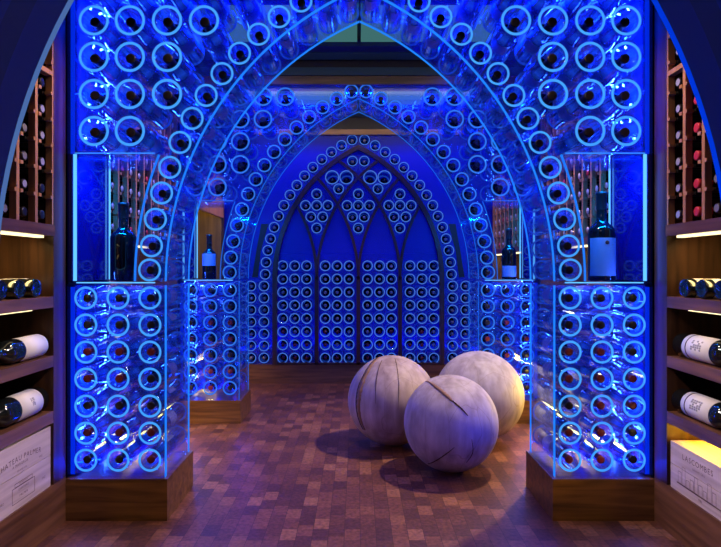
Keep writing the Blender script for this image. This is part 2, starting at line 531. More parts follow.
# entrance wall with its pointed opening, seen only as the dark reveal around the frame
for s in (-1, 1):
    inner = arc_pts(R + 0.004, Z0, Z0 + sqrt((R + .004) ** 2 - C * C))
    poly = [(s * p[0], p[1]) for p in inner] + [(0, 2.62), (s * 1.64, 2.62), (s * 1.64, 0), (s * (inner[0][0]), 0)]
    mb = MB().prism(poly, 0.93, 1.14)
    struct('wall_entrance_' + SIDE[s], mb, 'dark_blue')
    struct('trim_1_' + SIDE[s], MB().prism(poly, 1.14, 1.205), 'black')
    struct('trim_2_' + SIDE[s], MB().prism(poly, 1.205, 1.292), 'dark_blue')
    band_o = [(s * p[0], p[1]) for p in arc_pts(R + 0.05, Z0, Z0 + sqrt((R + .05) ** 2 - C * C))]
    band_i = [(s * p[0], p[1]) for p in inner]
    band_i = [(band_i[0][0], 0.0)] + band_i
    band_o = [(band_o[0][0], 0.0)] + band_o
    struct('trim_3_' + SIDE[s], MB().sheet(band_i, band_o, 1.292, 1.31), 'edge0' if s < 0 else 'edge0r')

# ceiling boards, lit glass panes and header boards
for k, (y0, y1) in enumerate(((3.02, 3.66), (4.62, 5.06))):
    for s in (-1, 1):
        struct('window_%d' % (k * 2 + (s + 3) // 2), MB().box(s * 0.012, s * 1.2, y0, y1, 2.595, 2.615), 'sky_glass')
n = 4
for y0, y1, z0, m in ((3.68, 3.78, 2.575, 'dark_blue'), (3.79, 3.92, 2.575, 'teal'), (4.40, 4.60, 2.57, 'teal'), (5.08, 5.16, 2.57, 'black'), (5.18, 5.3, 2.55, 'teal')):
    struct('trim_%d' % n, MB().box(-1.64, 1.64, y0, y1, z0, 2.62), m)
    n += 1
struct('trim_%d' % n, MB().box(-1.64, 1.64, 3.955, 3.995, 2.535, 2.62), 'black'); n += 1
struct('trim_%d' % n, MB().box(-1.64, 1.64, 3.95, 4.0, 2.478, 2.533), 'teal'); n += 1
struct('trim_%d' % n, MB().box(-1.64, 1.64, 3.945, 4.01, 2.412, 2.470), 'walnut'); n += 1
struct('trim_%d' % n, MB().box(-1.64, 1.64, 5.34, 5.41, 2.392, 2.442), 'tan_wood'); n += 1
struct('trim_%d' % n, MB().box(-1.64, 1.64, 5.34, 5.41, 2.444, 2.62), 'black'); n += 1
struct('trim_%d' % n, MB().box(-1.64, 1.64, 2.43, 2.81, 2.434, 2.62), 'black'); n += 1


# ------------------------------------------------------------------ bottles (neck towards +z, standing on z = 0)
def bottle_profile(L, rb, neck=0.0145, nl=0.30):
    sh = L * (1 - nl)
    return [(0.0001, 0.006), (rb * 0.55, 0.003), (rb * 0.9, 0.0), (rb, 0.006), (rb, sh * 0.86), (rb * 0.97, sh * 0.9), (rb * 0.82, sh * 0.955),
            (rb * 0.58, sh), (neck * 1.35, sh * 1.035), (neck, sh * 1.08), (neck, L - 0.012), (neck * 1.15, L - 0.011), (neck * 1.15, L - 0.002), (neck * 0.9, L), (0.0001, L)]


def cap_mesh(L, cl, neck, mat):
    if mat in ('cap_silver', 'cap_grey'):
        p = [(neck * 1.03 + 0.0012, L - cl), (neck * 1.03 + 0.0012, L - 0.013), (neck * 1.15 + 0.0012, L - 0.011), (neck * 1.15 + 0.0012, L - 0.001), (neck * 0.92, L + 0.0015)]
        return MB().lathe(p, 12).lathe([(neck * 0.92, L + 0.0015), (0.0001, L + 0.0015)], 12, 1).mesh('capsule', ['cap_black', mat])
    p = [(neck * 1.03 + 0.0012, L - cl), (neck * 1.03 + 0.0012, L - 0.013), (neck * 1.15 + 0.0012, L - 0.011), (neck * 1.15 + 0.0012, L), (neck * 0.95, L + 0.0015), (0.0001, L + 0.0015)]
    return MB().lathe(p, 12).mesh('capsule', mat)


def label_mesh(rb, z0, z1, span, mat, centre=0.0, seg=12):
    a0, a1 = centre - span / 2, centre + span / 2
    return MB().lathe([(rb + 0.0003, z0), (rb + 0.0009, z0), (rb + 0.0009, z1), (rb + 0.0003, z1)], seg, a0=a0, a1=a1, smooth=False).mesh('label', mat)


def make_bottle(name, L, rb, cap, neck=0.0145, cl=0.055, seg=16, label=None, nl=0.30):
    o = link(name, MB().lathe(bottle_profile(L, rb, neck, nl), seg).mesh(name, 'glass'))
    link('capsule', cap_mesh(L, cl, neck, cap), o)
    if label:
        link('label', label, o)
    return o


bin_ = {}                                     # first bottle of each kind, placed when first used


def place(key, maker, loc, rot, label, cat, group):
    """the first call places the source itself, later calls copy it with its parts"""
    if key not in bin_:
        o = bin_[key] = maker()
        o.location = loc
        o.rotation_euler = rot
        return tag(o, label, cat, group)
    o = copy_thing(bin_[key], loc, rot, label, group)
    o['category'] = cat
    return o


NECK_OUT = (pi / 2, 0, 0)                     # +z of the bottle turns to -y, towards the viewer


def tube_mesh(name, ro, ri, y0, y1, mats, seg=28):
    """open acrylic tube lying along y with lit cut ends"""
    mb = MB()
    vs, fs, mi = [], [], []
    for r, y in ((ro, y0), (ro, y1), (ri, y1), (ri, y0)):
        for i in range(seg):
            a = 2 * pi * i / seg
            vs.append((r * cos(a), y, r * sin(a)))
    fo = len(mb.f)
    for j, m in ((0, 0), (1, 2), (2, 0), (3, 1)):
        for i in range(seg):
            i2 = (i + 1) % seg
            fs.append((j * seg + i, j * seg + i2, ((j + 1) % 4) * seg + i2, ((j + 1) % 4) * seg + i))
            mi.append(m)
    mb.add(vs, fs, mi, True)
    return mb.mesh(name, mats)


RO, RI = 0.0505, 0.0405                       # ordinary tube
MO, MI = 0.0665, 0.0545                       # magnum tube

# ------------------------------------------------------------------ acrylic piers and pointed arches
ROWS = [0.973 - 0.1185 * k for k in range(7)]
COLS = [1.202, 1.061, 0.921]
MAG = [(z, x) for z, xs in ((2.35, (1.167, 1.009, 0.846, 0.684, 0.525)), (2.19, (1.167, 1.009, 0.846, 0.684)), (2.03, (1.167, 1.009, 0.846)),
                            (1.867, (1.167, 1.009, 0.846)), (1.705, (1.167, 1.009))) for x in xs]
MAGROW = {2.35: 'top', 2.19: 'second', 2.03: 'third', 1.867: 'fourth', 1.705: 'lowest'}
ARC_R = R + 0.066
ARC = [radians(1.7 + 4.57 * k) for k in range(15)]


def pier_and_arch(s, y0, where, rim, edge, near):
    y1 = y0 + 0.36
    w = SIDE[s]
    dz = 0.0 if near else -0.02               # the far arch stands a touch lower
    # --- lower rack
    root = thing('acrylic_wine_rack', f'clear acrylic wine rack with lit tube ends on a walnut base, {where} {w} pier', 'wine rack', (s * 1.07, y0 + 0.18, 0), 'acrylic racks of the piers')
    MB().box(s * 0.842, s * 1.285, y0 - 0.012, y1 + 0.012, -dz, 0.182).build('wooden_base', 'walnut', root)
    rows = ROWS if near else [0.97 - 0.1165 * k for k in range(7)]
    for nm, ya, yb in (('front_plate', y0, y0 + 0.026), ('rear_plate', y1 - 0.026, y1)):
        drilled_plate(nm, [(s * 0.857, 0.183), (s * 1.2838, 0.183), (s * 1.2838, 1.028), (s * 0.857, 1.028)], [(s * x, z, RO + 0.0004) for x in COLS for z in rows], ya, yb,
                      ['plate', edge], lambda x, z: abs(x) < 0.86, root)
    MB().box(s * 0.858, s * 0.864, y0 + 0.027, y1 - 0.027, 0.184, 1.027).build('side_plate', 'plate', root)
    MB().box(s * 1.264, s * 1.284, y0 + 0.027, y1 - 0.027, 0.184, 1.028).build('wall_panel', 'mirror', root)
    MB().box(s * 1.2645, s * 1.2835, y0 + 0.0262, y0 + 0.0268, 0.19, 1.02).build('led_strip', 'led_deep', root)
    mb = MB().box(s * 0.857, s * 1.284, y0 + 0.003, y1, 1.029, 1.043)
    mb.box(s * 0.90, s * 1.245, y0, y0 + 0.003, 1.0375, 1.0425, 1)
    mb.build('top_shelf', ['plate', 'led_blue'], root)
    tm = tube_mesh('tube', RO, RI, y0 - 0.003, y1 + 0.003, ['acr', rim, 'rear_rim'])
    for j, z in enumerate(rows):
        for i, x in enumerate(COLS):
            link('tube', tm, root, (s * x, 0, z))
            red = (j >= 2 and random.random() < 0.5)
            key = ('b', 'cap_red' if red else 'cap_black')
            place(key, lambda: make_bottle('wine_bottle', 0.296, 0.0375, key[1], label=label_mesh(0.0375, 0.05, 0.14, 4.2, 'label', pi / 2)),
                  (s * x, y0 + 0.303, z - (RI - 0.0375) + 0.0016 + dz), (pi / 2, random.uniform(-2.5, 2.5), 0),
                  f'dark bottle, {where} {w} acrylic rack, {ORD[i]} column from wall, {ORD[j]} row down', 'wine bottle', f'bottles in the {where} {w} acrylic rack')
    root.location.z += dz
    # --- upper half of the arch
    root = thing('acrylic_arch', f'{w} half of the {where} pointed acrylic arch with glowing bottle tubes', 'arch', (s * 1.07, y0 + 0.18, 1.044), 'halves of the acrylic arches')
    zb = 1.046
    inner = arc_pts(R, zb, APEX)
    outer = arc_pts(1.55, zb, 1.605)
    poly = [(s * 0.001, APEX)] + [(s * p[0], p[1]) for p in inner[::-1]][1:] + [(s * p[0], p[1]) for p in outer] + [(s * 1.2838, 1.605), (s * 1.2838, 2.43), (s * 0.001, 2.43)]
    arcxz = [(ARC_R * cos(a) - C, Z0 + ARC_R * sin(a) + (0.012 if k == 0 else 0)) for k, a in enumerate(ARC)]
    for nm, ya, yb in (('front_plate', y0, y0 + 0.026), ('rear_plate', y1 - 0.026, y1)):
        drilled_plate(nm, poly, [(s * x, z, RO + 0.0004) for x, z in arcxz] + [(s * x, z, MO + 0.0004) for z, x in MAG], ya, yb, ['plate', edge],
                      lambda x, z: abs(x) < 0.005 or (z < 2.40 and (abs(x) + C) ** 2 + (z - Z0) ** 2 < 1.56 ** 2 and z > 1.05), root)
    ii = [(s * p[0], p[1]) for p in inner[:-1]]
    oo = [(s * (p[0] + 0.006), p[1]) for p in inner[:-1]]
    MB().sheet(ii, oo, y0 + 0.027, y1 - 0.027).build('soffit', 'plate', root)
    MB().box(s * 1.264, s * 1.284, y0 + (0.0), y1, 1.046, 1.604).box(s * 1.264, s * 1.284, y0 + 0.027, y1 - 0.027, 1.604, 2.43).build('wall_panel', 'mirror', root)
    MB().box(s * 1.2645, s * 1.2835, y0 + 0.0262, y0 + 0.0268, 1.61, 2.42).build('led_strip', 'led_deep', root)
    MB().box(s * 0.90, s * 1.262, y0 + 0.028, y1 - 0.028, 1.590, 1.602).build('niche_top', 'plate', root)
    for ya in (y0 - 0.001, y1 - 0.012):
        m = MB()
        m.box(s * (1.246 if ya < y0 + 0.1 else 1.252), s * 1.258, ya, ya + 0.008, 1.048, 1.604)
        m.build('led_strip', 'led_blue', root)
    MB().box(s * 0.90, s * 1.25, y0 - 0.003, y0 - 0.0005, 1.606, 1.610).build('led_strip', rim, root)
    am = tube_mesh('tube', RO, RI, y0 - 0.003, y1 + 0.003, ['acr', rim, 'rear_rim'])
    mm = tube_mesh('magnum_tube', MO, MI, y0 - 0.003, y1 + 0.003, ['acr', rim, 'rear_rim'])
    for k, a in enumerate(ARC):
        x, z = ARC_R * cos(a) - C, Z0 + ARC_R * sin(a) + (0.012 if k == 0 else 0)
        link('tube', am, root, (s * x, 0, z))
        place(('b', 'cap_black'), None, (s * x, y0 + 0.303, z - (RI - 0.0375) + 0.0016 + dz), (pi / 2, random.uniform(-2.5, 2.5), 0),
              f'dark bottle in the {where} arch curve, {ORD[k]} tube up from the {w} pier', 'wine bottle', f'bottles along the {where} {w} arch')
    cnt = {}
    for z, x in MAG:
        link('magnum_tube', mm, root, (s * x, 0, z))
        cnt[z] = cnt.get(z, -1) + 1
        place('m', lambda: make_bottle('magnum_bottle', 0.298, 0.049, 'cap_black', neck=0.0175, cl=0.075, nl=0.36, label=label_mesh(0.049, 0.05, 0.14, 3.6, 'label', pi / 2)),
              (s * x, y0 + 0.303, z - (MI - 0.049) + 0.0016 + dz), (pi / 2, random.uniform(-2.5, 2.5), 0),
              f'magnum above {where} {w} pier, {MAGROW[z]} row, {ORD[cnt[z]]} tube from wall', 'magnum bottle', f'magnums above the {where} {w} pier')
    root.location.z += dz


bin_[('b', 'cap_black')] = None
del bin_[('b', 'cap_black')]
for s in (-1, 1):
    pier_and_arch(s, 2.44, 'near', 'rim1', 'edge1', True)
for s in (-1, 1):
    pier_and_arch(s, 3.97, 'far', 'rim2', 'edge2', False)


# bottles standing in the four niches
def niche_bottle(name, loc, L, rb, label, with_label, cat='wine bottle', emblem=False):
    o = link(name, MB().lathe(bottle_profile(L, rb, rb * 0.36, 0.36), 28).mesh(name, 'glass'))
    link('capsule', cap_mesh(L, L * 0.2, rb * 0.36, 'cap_black'), o)
    if with_label:
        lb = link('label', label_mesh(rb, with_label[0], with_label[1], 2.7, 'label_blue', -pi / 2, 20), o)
        if emblem:
            e = link('emblem', MB().lathe([(0.0001, 0), (0.009, 0), (0.009, 0.0008), (0.0001, 0.0008)], 14).xform(Matrix.Translation((0, -rb - 0.0012, with_label[1] - 0.022)) @ Matrix.Rotation(pi / 2, 4, 'X')).mesh('emblem', 'ink'))
            e.parent = lb
    o.location = loc
    return tag(o, label, cat)


niche_bottle('wine_bottle', (-1.105, 2.60, 1.0435), 0.365, 0.058, 'large black bottle standing in the niche of the near left pier', None)
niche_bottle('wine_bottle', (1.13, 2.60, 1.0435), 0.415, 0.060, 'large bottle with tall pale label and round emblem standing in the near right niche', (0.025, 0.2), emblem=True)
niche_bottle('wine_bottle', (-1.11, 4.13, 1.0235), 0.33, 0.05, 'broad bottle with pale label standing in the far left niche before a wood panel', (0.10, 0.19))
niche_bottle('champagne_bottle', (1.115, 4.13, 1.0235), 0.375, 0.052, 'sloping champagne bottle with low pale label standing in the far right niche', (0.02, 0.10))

# ------------------------------------------------------------------ tracery wall at the back
YB = 5.37
TC, TZ, TR = 0.60, 1.00, 1.40
RF_O, RF_I = 0.0515, 0.043
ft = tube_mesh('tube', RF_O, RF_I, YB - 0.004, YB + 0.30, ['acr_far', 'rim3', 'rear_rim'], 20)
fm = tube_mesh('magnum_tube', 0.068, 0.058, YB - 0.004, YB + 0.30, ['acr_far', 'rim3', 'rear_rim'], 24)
far_b = MB().lathe(bottle_profile(0.29, 0.0375), 10)
_c = MB().lathe([(0.0165, 0.24), (0.0165, 0.2905), (0.0001, 0.2915)], 10)
far_mesh = {}
for cm in ('cap_grey', 'cap_red', 'cap_black'):
    b = MB().merge(far_b).merge(_c, None, 1)
    far_mesh[cm] = b.mesh('wine_bottle', ['glass', cm])
stuff = MB()


def far_bottle(x, z, ri, cap, label, group, as_stuff=False):
    loc = (x, YB + 0.302, z - (ri - 0.0375) + 0.001)
    if as_stuff:
        m = Matrix.Translation(loc) @ Matrix.Rotation(pi / 2, 4, 'X')
        stuff.merge(far_b, m, 0).merge(_c, m, 1)
        return
    o = link('wine_bottle', far_mesh[cap], None, loc)
    o.rotation_euler = NECK_OUT
    tag(o, label, 'wine bottle', group)


o = thing('wooden_plinth', 'long low walnut plinth along the foot of the back wall', 'plinth', (0, 5.5, 0))
MB().box(-1.284, 1.284, 5.34, 5.77, 0, 0.182).build('plinth_body', 'walnut', o)

t = thing('gothic_tracery', 'dark wood gothic window tracery with four lights across the back wall', 'tracery', (0, 5.35, 0.183))
TY0, TY1 = 5.325, 5.366


def band(fn, za, zb, wd, n=26):
    a, b = [], []
    for i in range(n + 1):
        z = za + (zb - za) * i / n
        x = fn(z)
        dz = 0.002
        tx, tz = fn(z + dz) - fn(z - dz), 2 * dz
        l_ = sqrt(tx * tx + tz * tz)
        nx, nz = tz / l_, -tx / l_
        a.append((x - nx * wd / 2, z - nz * wd / 2)); b.append((x + nx * wd / 2, z + nz * wd / 2))
    return a, b


TAP = TZ + sqrt(TR * TR - TC * TC)


def arcfn(m, d):
    """arc starting at x = m, bending towards d"""
    return lambda z: m + d * (TR - sqrt(max(0, TR * TR - (max(z, TZ) - TZ) ** 2)))


for s in (-1, 1):
    ia = [(s * p[0], p[1]) for p in arc_pts(TR - 0.02, TZ, TZ + sqrt((TR - .02) ** 2 - TC * TC), 30, TC, TZ)]
    oa = [(s * p[0], p[1]) for p in arc_pts(TR + 0.022, TZ, TZ + sqrt((TR + .022) ** 2 - TC * TC), 30, TC, TZ)]
    MB().sheet([(ia[0][0], 0.183)] + ia, [(oa[0][0], 0.183)] + oa, TY0 - 0.01, TY1).build('arch_frame', 'tracery', t)
for m in (-0.4, 0, 0.4):
    MB().box(m - 0.018, m + 0.018, TY0, TY1, 0.183, 1.03).build('mullion', 'tracery', t)
for m, d, xe in ((-0.4, -1, -0.6), (-0.4, 1, 0.2), (0, -1, -0.4), (0, 1, 0.4), (0.4, 1, 0.6), (0.4, -1, -0.2)):
    # ends on the outer arch
    dz = sqrt(TR * TR - (TR - abs(xe - m)) ** 2)
    a, b = band(arcfn(m, d), 1.0, TZ + dz, 0.026)
    MB().sheet(a, b, TY0 + 0.002 * (d + 1), TY1 - 0.002).build('tracery_arc', 'tracery', t)
MB().box(-0.8, 0.8, TY0, TY1, 0.183, 0.20).build('sill', 'tracery', t)

LROWS = [1.131 - 0.1272 * k for k in range(8)]
for q, m in enumerate((-0.6, -0.2, 0.2, 0.6)):
    w = ('outer left', 'inner left', 'inner right', 'outer right')[q]
    root = thing('bottle_panel', f'panel of bottle tubes in the {w} light of the gothic tracery', 'bottle panel', (m, 5.5, 0.183), 'tube panels in the tracery lights')
    drilled_plate('front_plate', [(m - 0.199, 0.183), (m + 0.199, 0.183), (m + 0.199, 1.249), (m - 0.199, 1.249)], [(m * 1.025 + (i - 1) * 0.1155, z, RF_O + 0.0003) for i in range(3) for z in LROWS], YB, YB + 0.012, ['plate_back', 'plate_back'], None, root)
    for j, z in enumerate(LROWS):
        for i in range(3):
            x = m * 1.025 + (i - 1) * 0.1155
            link('tube', ft, root, (x, 0, z))
            far_bottle(x, z, RF_I, 'cap_red' if j > 4 and random.random() < 0.7 else 'cap_grey',
                       f'bottle end in the {w} tracery light, {ORD[i]} column from left, {ORD[j]} row down', f'bottles in the {w} tracery light')

root = thing('bottle_panel', 'pointed panel of clustered bottle tubes in the head of the gothic tracery', 'bottle panel', (0, 5.5, 1.25))
head = [(p[0], p[1]) for p in arc_pts(TR - 0.021, 1.251, TZ + sqrt((TR - .021) ** 2 - TC * TC), 24, TC, TZ)]
hh = [(cx + dx, z, RF_O + 0.0003) for cx in (-0.402, 0.0, 0.402) for dx, z in ((0, 1.825), (-0.108, 1.714), (0, 1.714), (0.108, 1.714), (-0.057, 1.604), (0.057, 1.604), (0, 1.496))]
for s in (-1, 1):
    hh += [(s * 0.184 - 0.0688, 1.985, 0.0684), (s * 0.184 + 0.0688, 1.985, 0.0684), (s * 0.19, 1.874, RF_O + 0.0003), (s * 0.057, 2.142, RF_O + 0.0003)]
drilled_plate('front_plate', head + [(-p[0], p[1]) for p in head[::-1]][1:], hh, YB, YB + 0.012, ['plate_back', 'plate_back'], None, root)
for q, cx in enumerate((-0.402, 0.0, 0.402)):
    w = ('left', 'middle', 'right')[q]
    for k, (dx, z) in enumerate(((0, 1.825), (-0.108, 1.714), (0, 1.714), (0.108, 1.714), (-0.057, 1.604), (0.057, 1.604), (0, 1.496))):
        link('tube', ft, root, (cx + dx, 0, z))
        spot = ('top', 'left', 'central', 'right', 'lower left', 'lower right', 'bottom')[k]
        far_bottle(cx + dx, z, RF_I, 'cap_grey', f'bottle end in the {w} diamond cluster of the tracery, its {spot} tube', 'bottles in the diamond clusters of the tracery')
for s in (-1, 1):
    for dx in (-0.0688, 0.0688):
        link('magnum_tube', fm, root, (s * 0.184 + dx, 0, 1.985))
        far_bottle(s * 0.184 + dx, 1.985, 0.058, 'cap_black', f'bottle in a wide tube of the {SIDE[s]} triple cluster, {"left" if dx < 0 else "right"} one', 'bottles in the wide tubes of the tracery')
    link('tube', ft, root, (s * 0.19, 0, 1.874))
    far_bottle(s * 0.19, 1.874, RF_I, 'cap_grey', f'bottle end in the small tube under the {SIDE[s]} pair of wide tubes', 'bottles in the tracery head')
    link('tube', ft, root, (s * 0.057, 0, 2.142))
    far_bottle(s * 0.057, 2.142, RF_I, 'cap_grey', f'bottle end in the {SIDE[s]} tube of the pair under the tracery apex', 'bottles in the tracery head')

for s in (-1, 1):
    w = SIDE[s]
    root = thing('bottle_panel', f'panel of bottle tubes following the {w} outside of the gothic tracery arch', 'bottle panel', (s * 1.05, 5.5, 0.183), 'outer tube panels of the back wall')
    oa = arc_pts(TR + 0.023, TZ, TZ + sqrt((TR + .023) ** 2 - TC * TC), 30, TC, TZ)
    poly = [(s * (oa[0][0]), 0.183)] + [(s * p[0], p[1]) for p in oa] + [(s * 0.0005, 2.39), (s * 1.284, 2.39), (s * 1.284, 0.183)]
    hh = [(s * (1.5 * cos(radians(63.9 - 4.43 * k)) - TC), TZ + 1.5 * sin(radians(63.9 - 4.43 * k)), RF_O + 0.0003) for k in range(15)]
    hh += [(s * x, 0.936 - 0.1157 * j, RF_O + 0.0003) for j in range(7) for x in (0.911, 1.037, 1.163)]
    drilled_plate('front_plate', poly, hh, YB, YB + 0.012, ['plate_back', 'plate_back'], None, root)
    for k in range(15):
        a = radians(63.9 - 4.43 * k)
        x, z = 1.5 * cos(a) - TC, TZ + 1.5 * sin(a)
        link('tube', ft, root, (s * x, 0, z))
        far_bottle(s * x, z, RF_I, 'cap_grey', '', '', True)
    for j in range(7):
        z = 0.936 - 0.1157 * j
        for x in (0.911, 1.037, 1.163):
            link('tube', ft, root, (s * x, 0, z))
            far_bottle(s * x, z, RF_I, 'cap_grey', '', '', True)
    # flat black panel painting the shade of a slanting niche beside the outer tubes
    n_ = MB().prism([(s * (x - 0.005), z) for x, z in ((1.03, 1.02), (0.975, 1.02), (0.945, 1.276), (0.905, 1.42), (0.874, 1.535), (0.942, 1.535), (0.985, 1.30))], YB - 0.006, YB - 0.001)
    n_.build('niche_shade_panel', 'black', root)

o = stuff.build('wine_bottles', ['glass', 'cap_grey'])
tag(o, 'bottles in the tubes around the outside of the gothic tracery arch', 'wine bottles', kind='stuff')


# ------------------------------------------------------------------ side wall cabinets
XF, XB = 1.285, 1.60


def rack_bottle(s, y, z, cap, label, group):
    key = ('rack', cap)
    place(key, lambda: make_bottle('wine_bottle', 0.285, 0.0375, cap, neck=0.0155), (s * (XF + 0.012 + 0.285), y, z), (0, -s * pi / 2, 0), label, 'wine bottle', group)


pegs_stuff = MB()


def rack_seen(y, z):
    """whether a neck at depth y, height z shows through the entrance arch, with some room for a side step"""
    x1, z1 = 1.297 * 1.31 / y, 1.1 + (z - 1.1) * 1.31 / y
    return 1.297 * 556 / y < 385 and (x1 + C) ** 2 + (z1 - Z0) ** 2 < (R + 0.045) ** 2


def cabinet(s, y0, y1, ncol, where, rack=True, near=False):
    w = SIDE[s]
    root = thing('wine_cabinet', f'walnut cabinet, {"bottle rack over shelves" if rack else "plain panel over shelves"}, {w} wall, {where}', 'cabinet', (s * 1.45, (y0 + y1) / 2, 0), 'walnut wine cabinets on the side walls')
    MB().box(s * XF, s * XB, y0, y1, 0, 0.195).build('cabinet_base', 'walnut_y', root)
    MB().box(s * XB, s * (XB + 0.03), y0, y1, 0, 2.6).build('back_panel', 'panel_wood', root)
    for ya, yb in ((y0, y0 + 0.025), (y1 - (0.097 if near else 0.025), y1)):
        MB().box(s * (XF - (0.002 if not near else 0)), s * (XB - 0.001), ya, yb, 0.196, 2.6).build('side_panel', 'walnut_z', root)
    ya, yb = y0 + 0.026, y1 - (0.098 if near else 0.026)
    for za, zb in ((0.939, 0.985), (0.691, 0.737), (0.457, 0.505)):
        MB().box(s * XF, s * (XB - 0.001), ya, yb, za, zb).build('shelf', 'walnut_y', root)
    if rack:
        MB().box(s * (XF - 0.006), s * (XB - 0.001), ya, yb, 1.238, 1.284).build('rack_shelf', 'walnut_y', root)
        MB().box(s * (XF + 0.012), s * (XF + 0.04), ya + 0.05, yb - 0.05, 1.228, 1.2375).build('led_strip', 'led_warm', root)
    else:
        MB().box(s * XF, s * (XF + 0.02), ya, yb, 1.585, 2.599).build('header_panel', 'light_wood', root)
        MB().box(s * (XF + 0.021), s * (XB - 0.001), yb - 0.012, yb - 0.001, 0.986, 2.599).build('end_lining', 'panel_wood', root)
    MB().box(s * (XF + 0.06), s * (XF + 0.08), ya + 0.05, yb - 0.05, 0.449, 0.4565).build('led_strip', 'led_warm', root)
    MB().box(s * (XF + 0.03), s * (XF + 0.045), ya + 0.10, yb - 0.10, 0.932, 0.9385).build('led_strip', 'led_warm', root)
    lamp('led_under_rack', 'AREA', (s * (XF + 0.05), (ya + yb) / 2, 1.225 if rack else 1.9), (2.6 if rack else 2.5) * (yb - ya), (1, 0.72, 0.28), (0, s * -0.5, 0), shape='RECTANGLE', size=0.03, size_y=(yb - ya) * 0.85)
    lamp('led_over_crate', 'AREA', (s * (XF + 0.10), (ya + yb) / 2, 0.447), 7 * (yb - ya), (1, 0.58, 0.03), (0, 0, 0), shape='RECTANGLE', size=0.04, size_y=(yb - ya) * 0.85)
    if rack:
        MB().box(s * XF, s * (XF + 0.03), ya, yb, 1.905, 1.925).build('cross_rail', 'light_wood', root)
        MB().box(s * (XB - 0.004), s * (XB - 0.001), ya, yb, 1.285, 2.599).build('rack_back', 'black', root)  # black sheet painting the dark of the rack interior
        pitch = (yb - ya) / ncol
        for k in range(ncol + 1):
            y = yb - (yb - ya) * k / ncol
            m = MB().box(s * (XF + 0.0005), s * (XF + 0.028), y - 0.009, y + 0.009, 1.285, 1.9045)
            m.box(s * (XF + 0.0005), s * (XF + 0.028), y - 0.009, y + 0.009, 1.9255, 2.599)
            for j in range(11):
                z = 1.322 + 0.108 * j + (0.02 if j > 5 else 0) - 0.030
                if j == 0:
                    continue
                for d in (-1, 1):
                    if (k == 0 and d > 0) or (k == ncol and d < 0):
                        continue
                    m.box(s * (XF - 0.004), s * (XF + 0.022), y + d * 0.009, y + d * (pitch / 2 - 0.034), z - 0.009, z + 0.0045)
                    m.box(s * (XF + 0.029), s * (XF + 0.28), y + d * 0.009, y + d * (pitch / 2 - 0.030), z - 0.009, z + 0.0045, 1)  # deep rails of the same wood coloured black for the shade inside
            m.build('upright', ['light_wood', 'black'], root)
        for k in range(ncol):
            y = yb - (yb - ya) * (k + 0.5) / ncol
            for j in range(10 if near else 9):
                z = 1.322 + 0.108 * j + (0.02 if j > 5 else 0)
                if near and not rack_seen(y, z):
                    continue
                if near:
                    cap = (('cap_silver', 'cap_bright_red', 'cap_grey', 'cap_silver')[k % 4] if s > 0 else random.choice(['cap_grey', 'cap_silver', 'cap_grey', 'cap_black']))
                    rack_bottle(s, y, z, cap, f'bottle neck in near {w} wooden rack, {ORD[k]} column from acrylic pier, {ORD[j]} row up', f'bottles in the near {w} wooden rack')
                else:
                    mt = Matrix.Translation((s * (XF + 0.012 + 0.285), y, z)) @ Matrix.Rotation(-s * pi / 2, 4, 'Y')
                    pegs_stuff.merge(far_b, mt, 0).merge(_c, mt, random.choice((1, 1, 1, 2)))
    return root


for s in (-1, 1):
    cabinet(s, 1.33, 2.427, 8, 'before the near pier', near=True)
    cabinet(s, 2.825, 3.945, 9, 'between the near and far piers')
    cabinet(s, 4.355, 5.325, 7, 'between the far pier and the back wall', rack=(s > 0))
o = pegs_stuff.build('racked_wine_bottles', ['glass', 'cap_silver', 'cap_bright_red'])
tag(o, 'bottles in the wooden side racks beyond the near piers', 'wine bottles', kind='stuff')

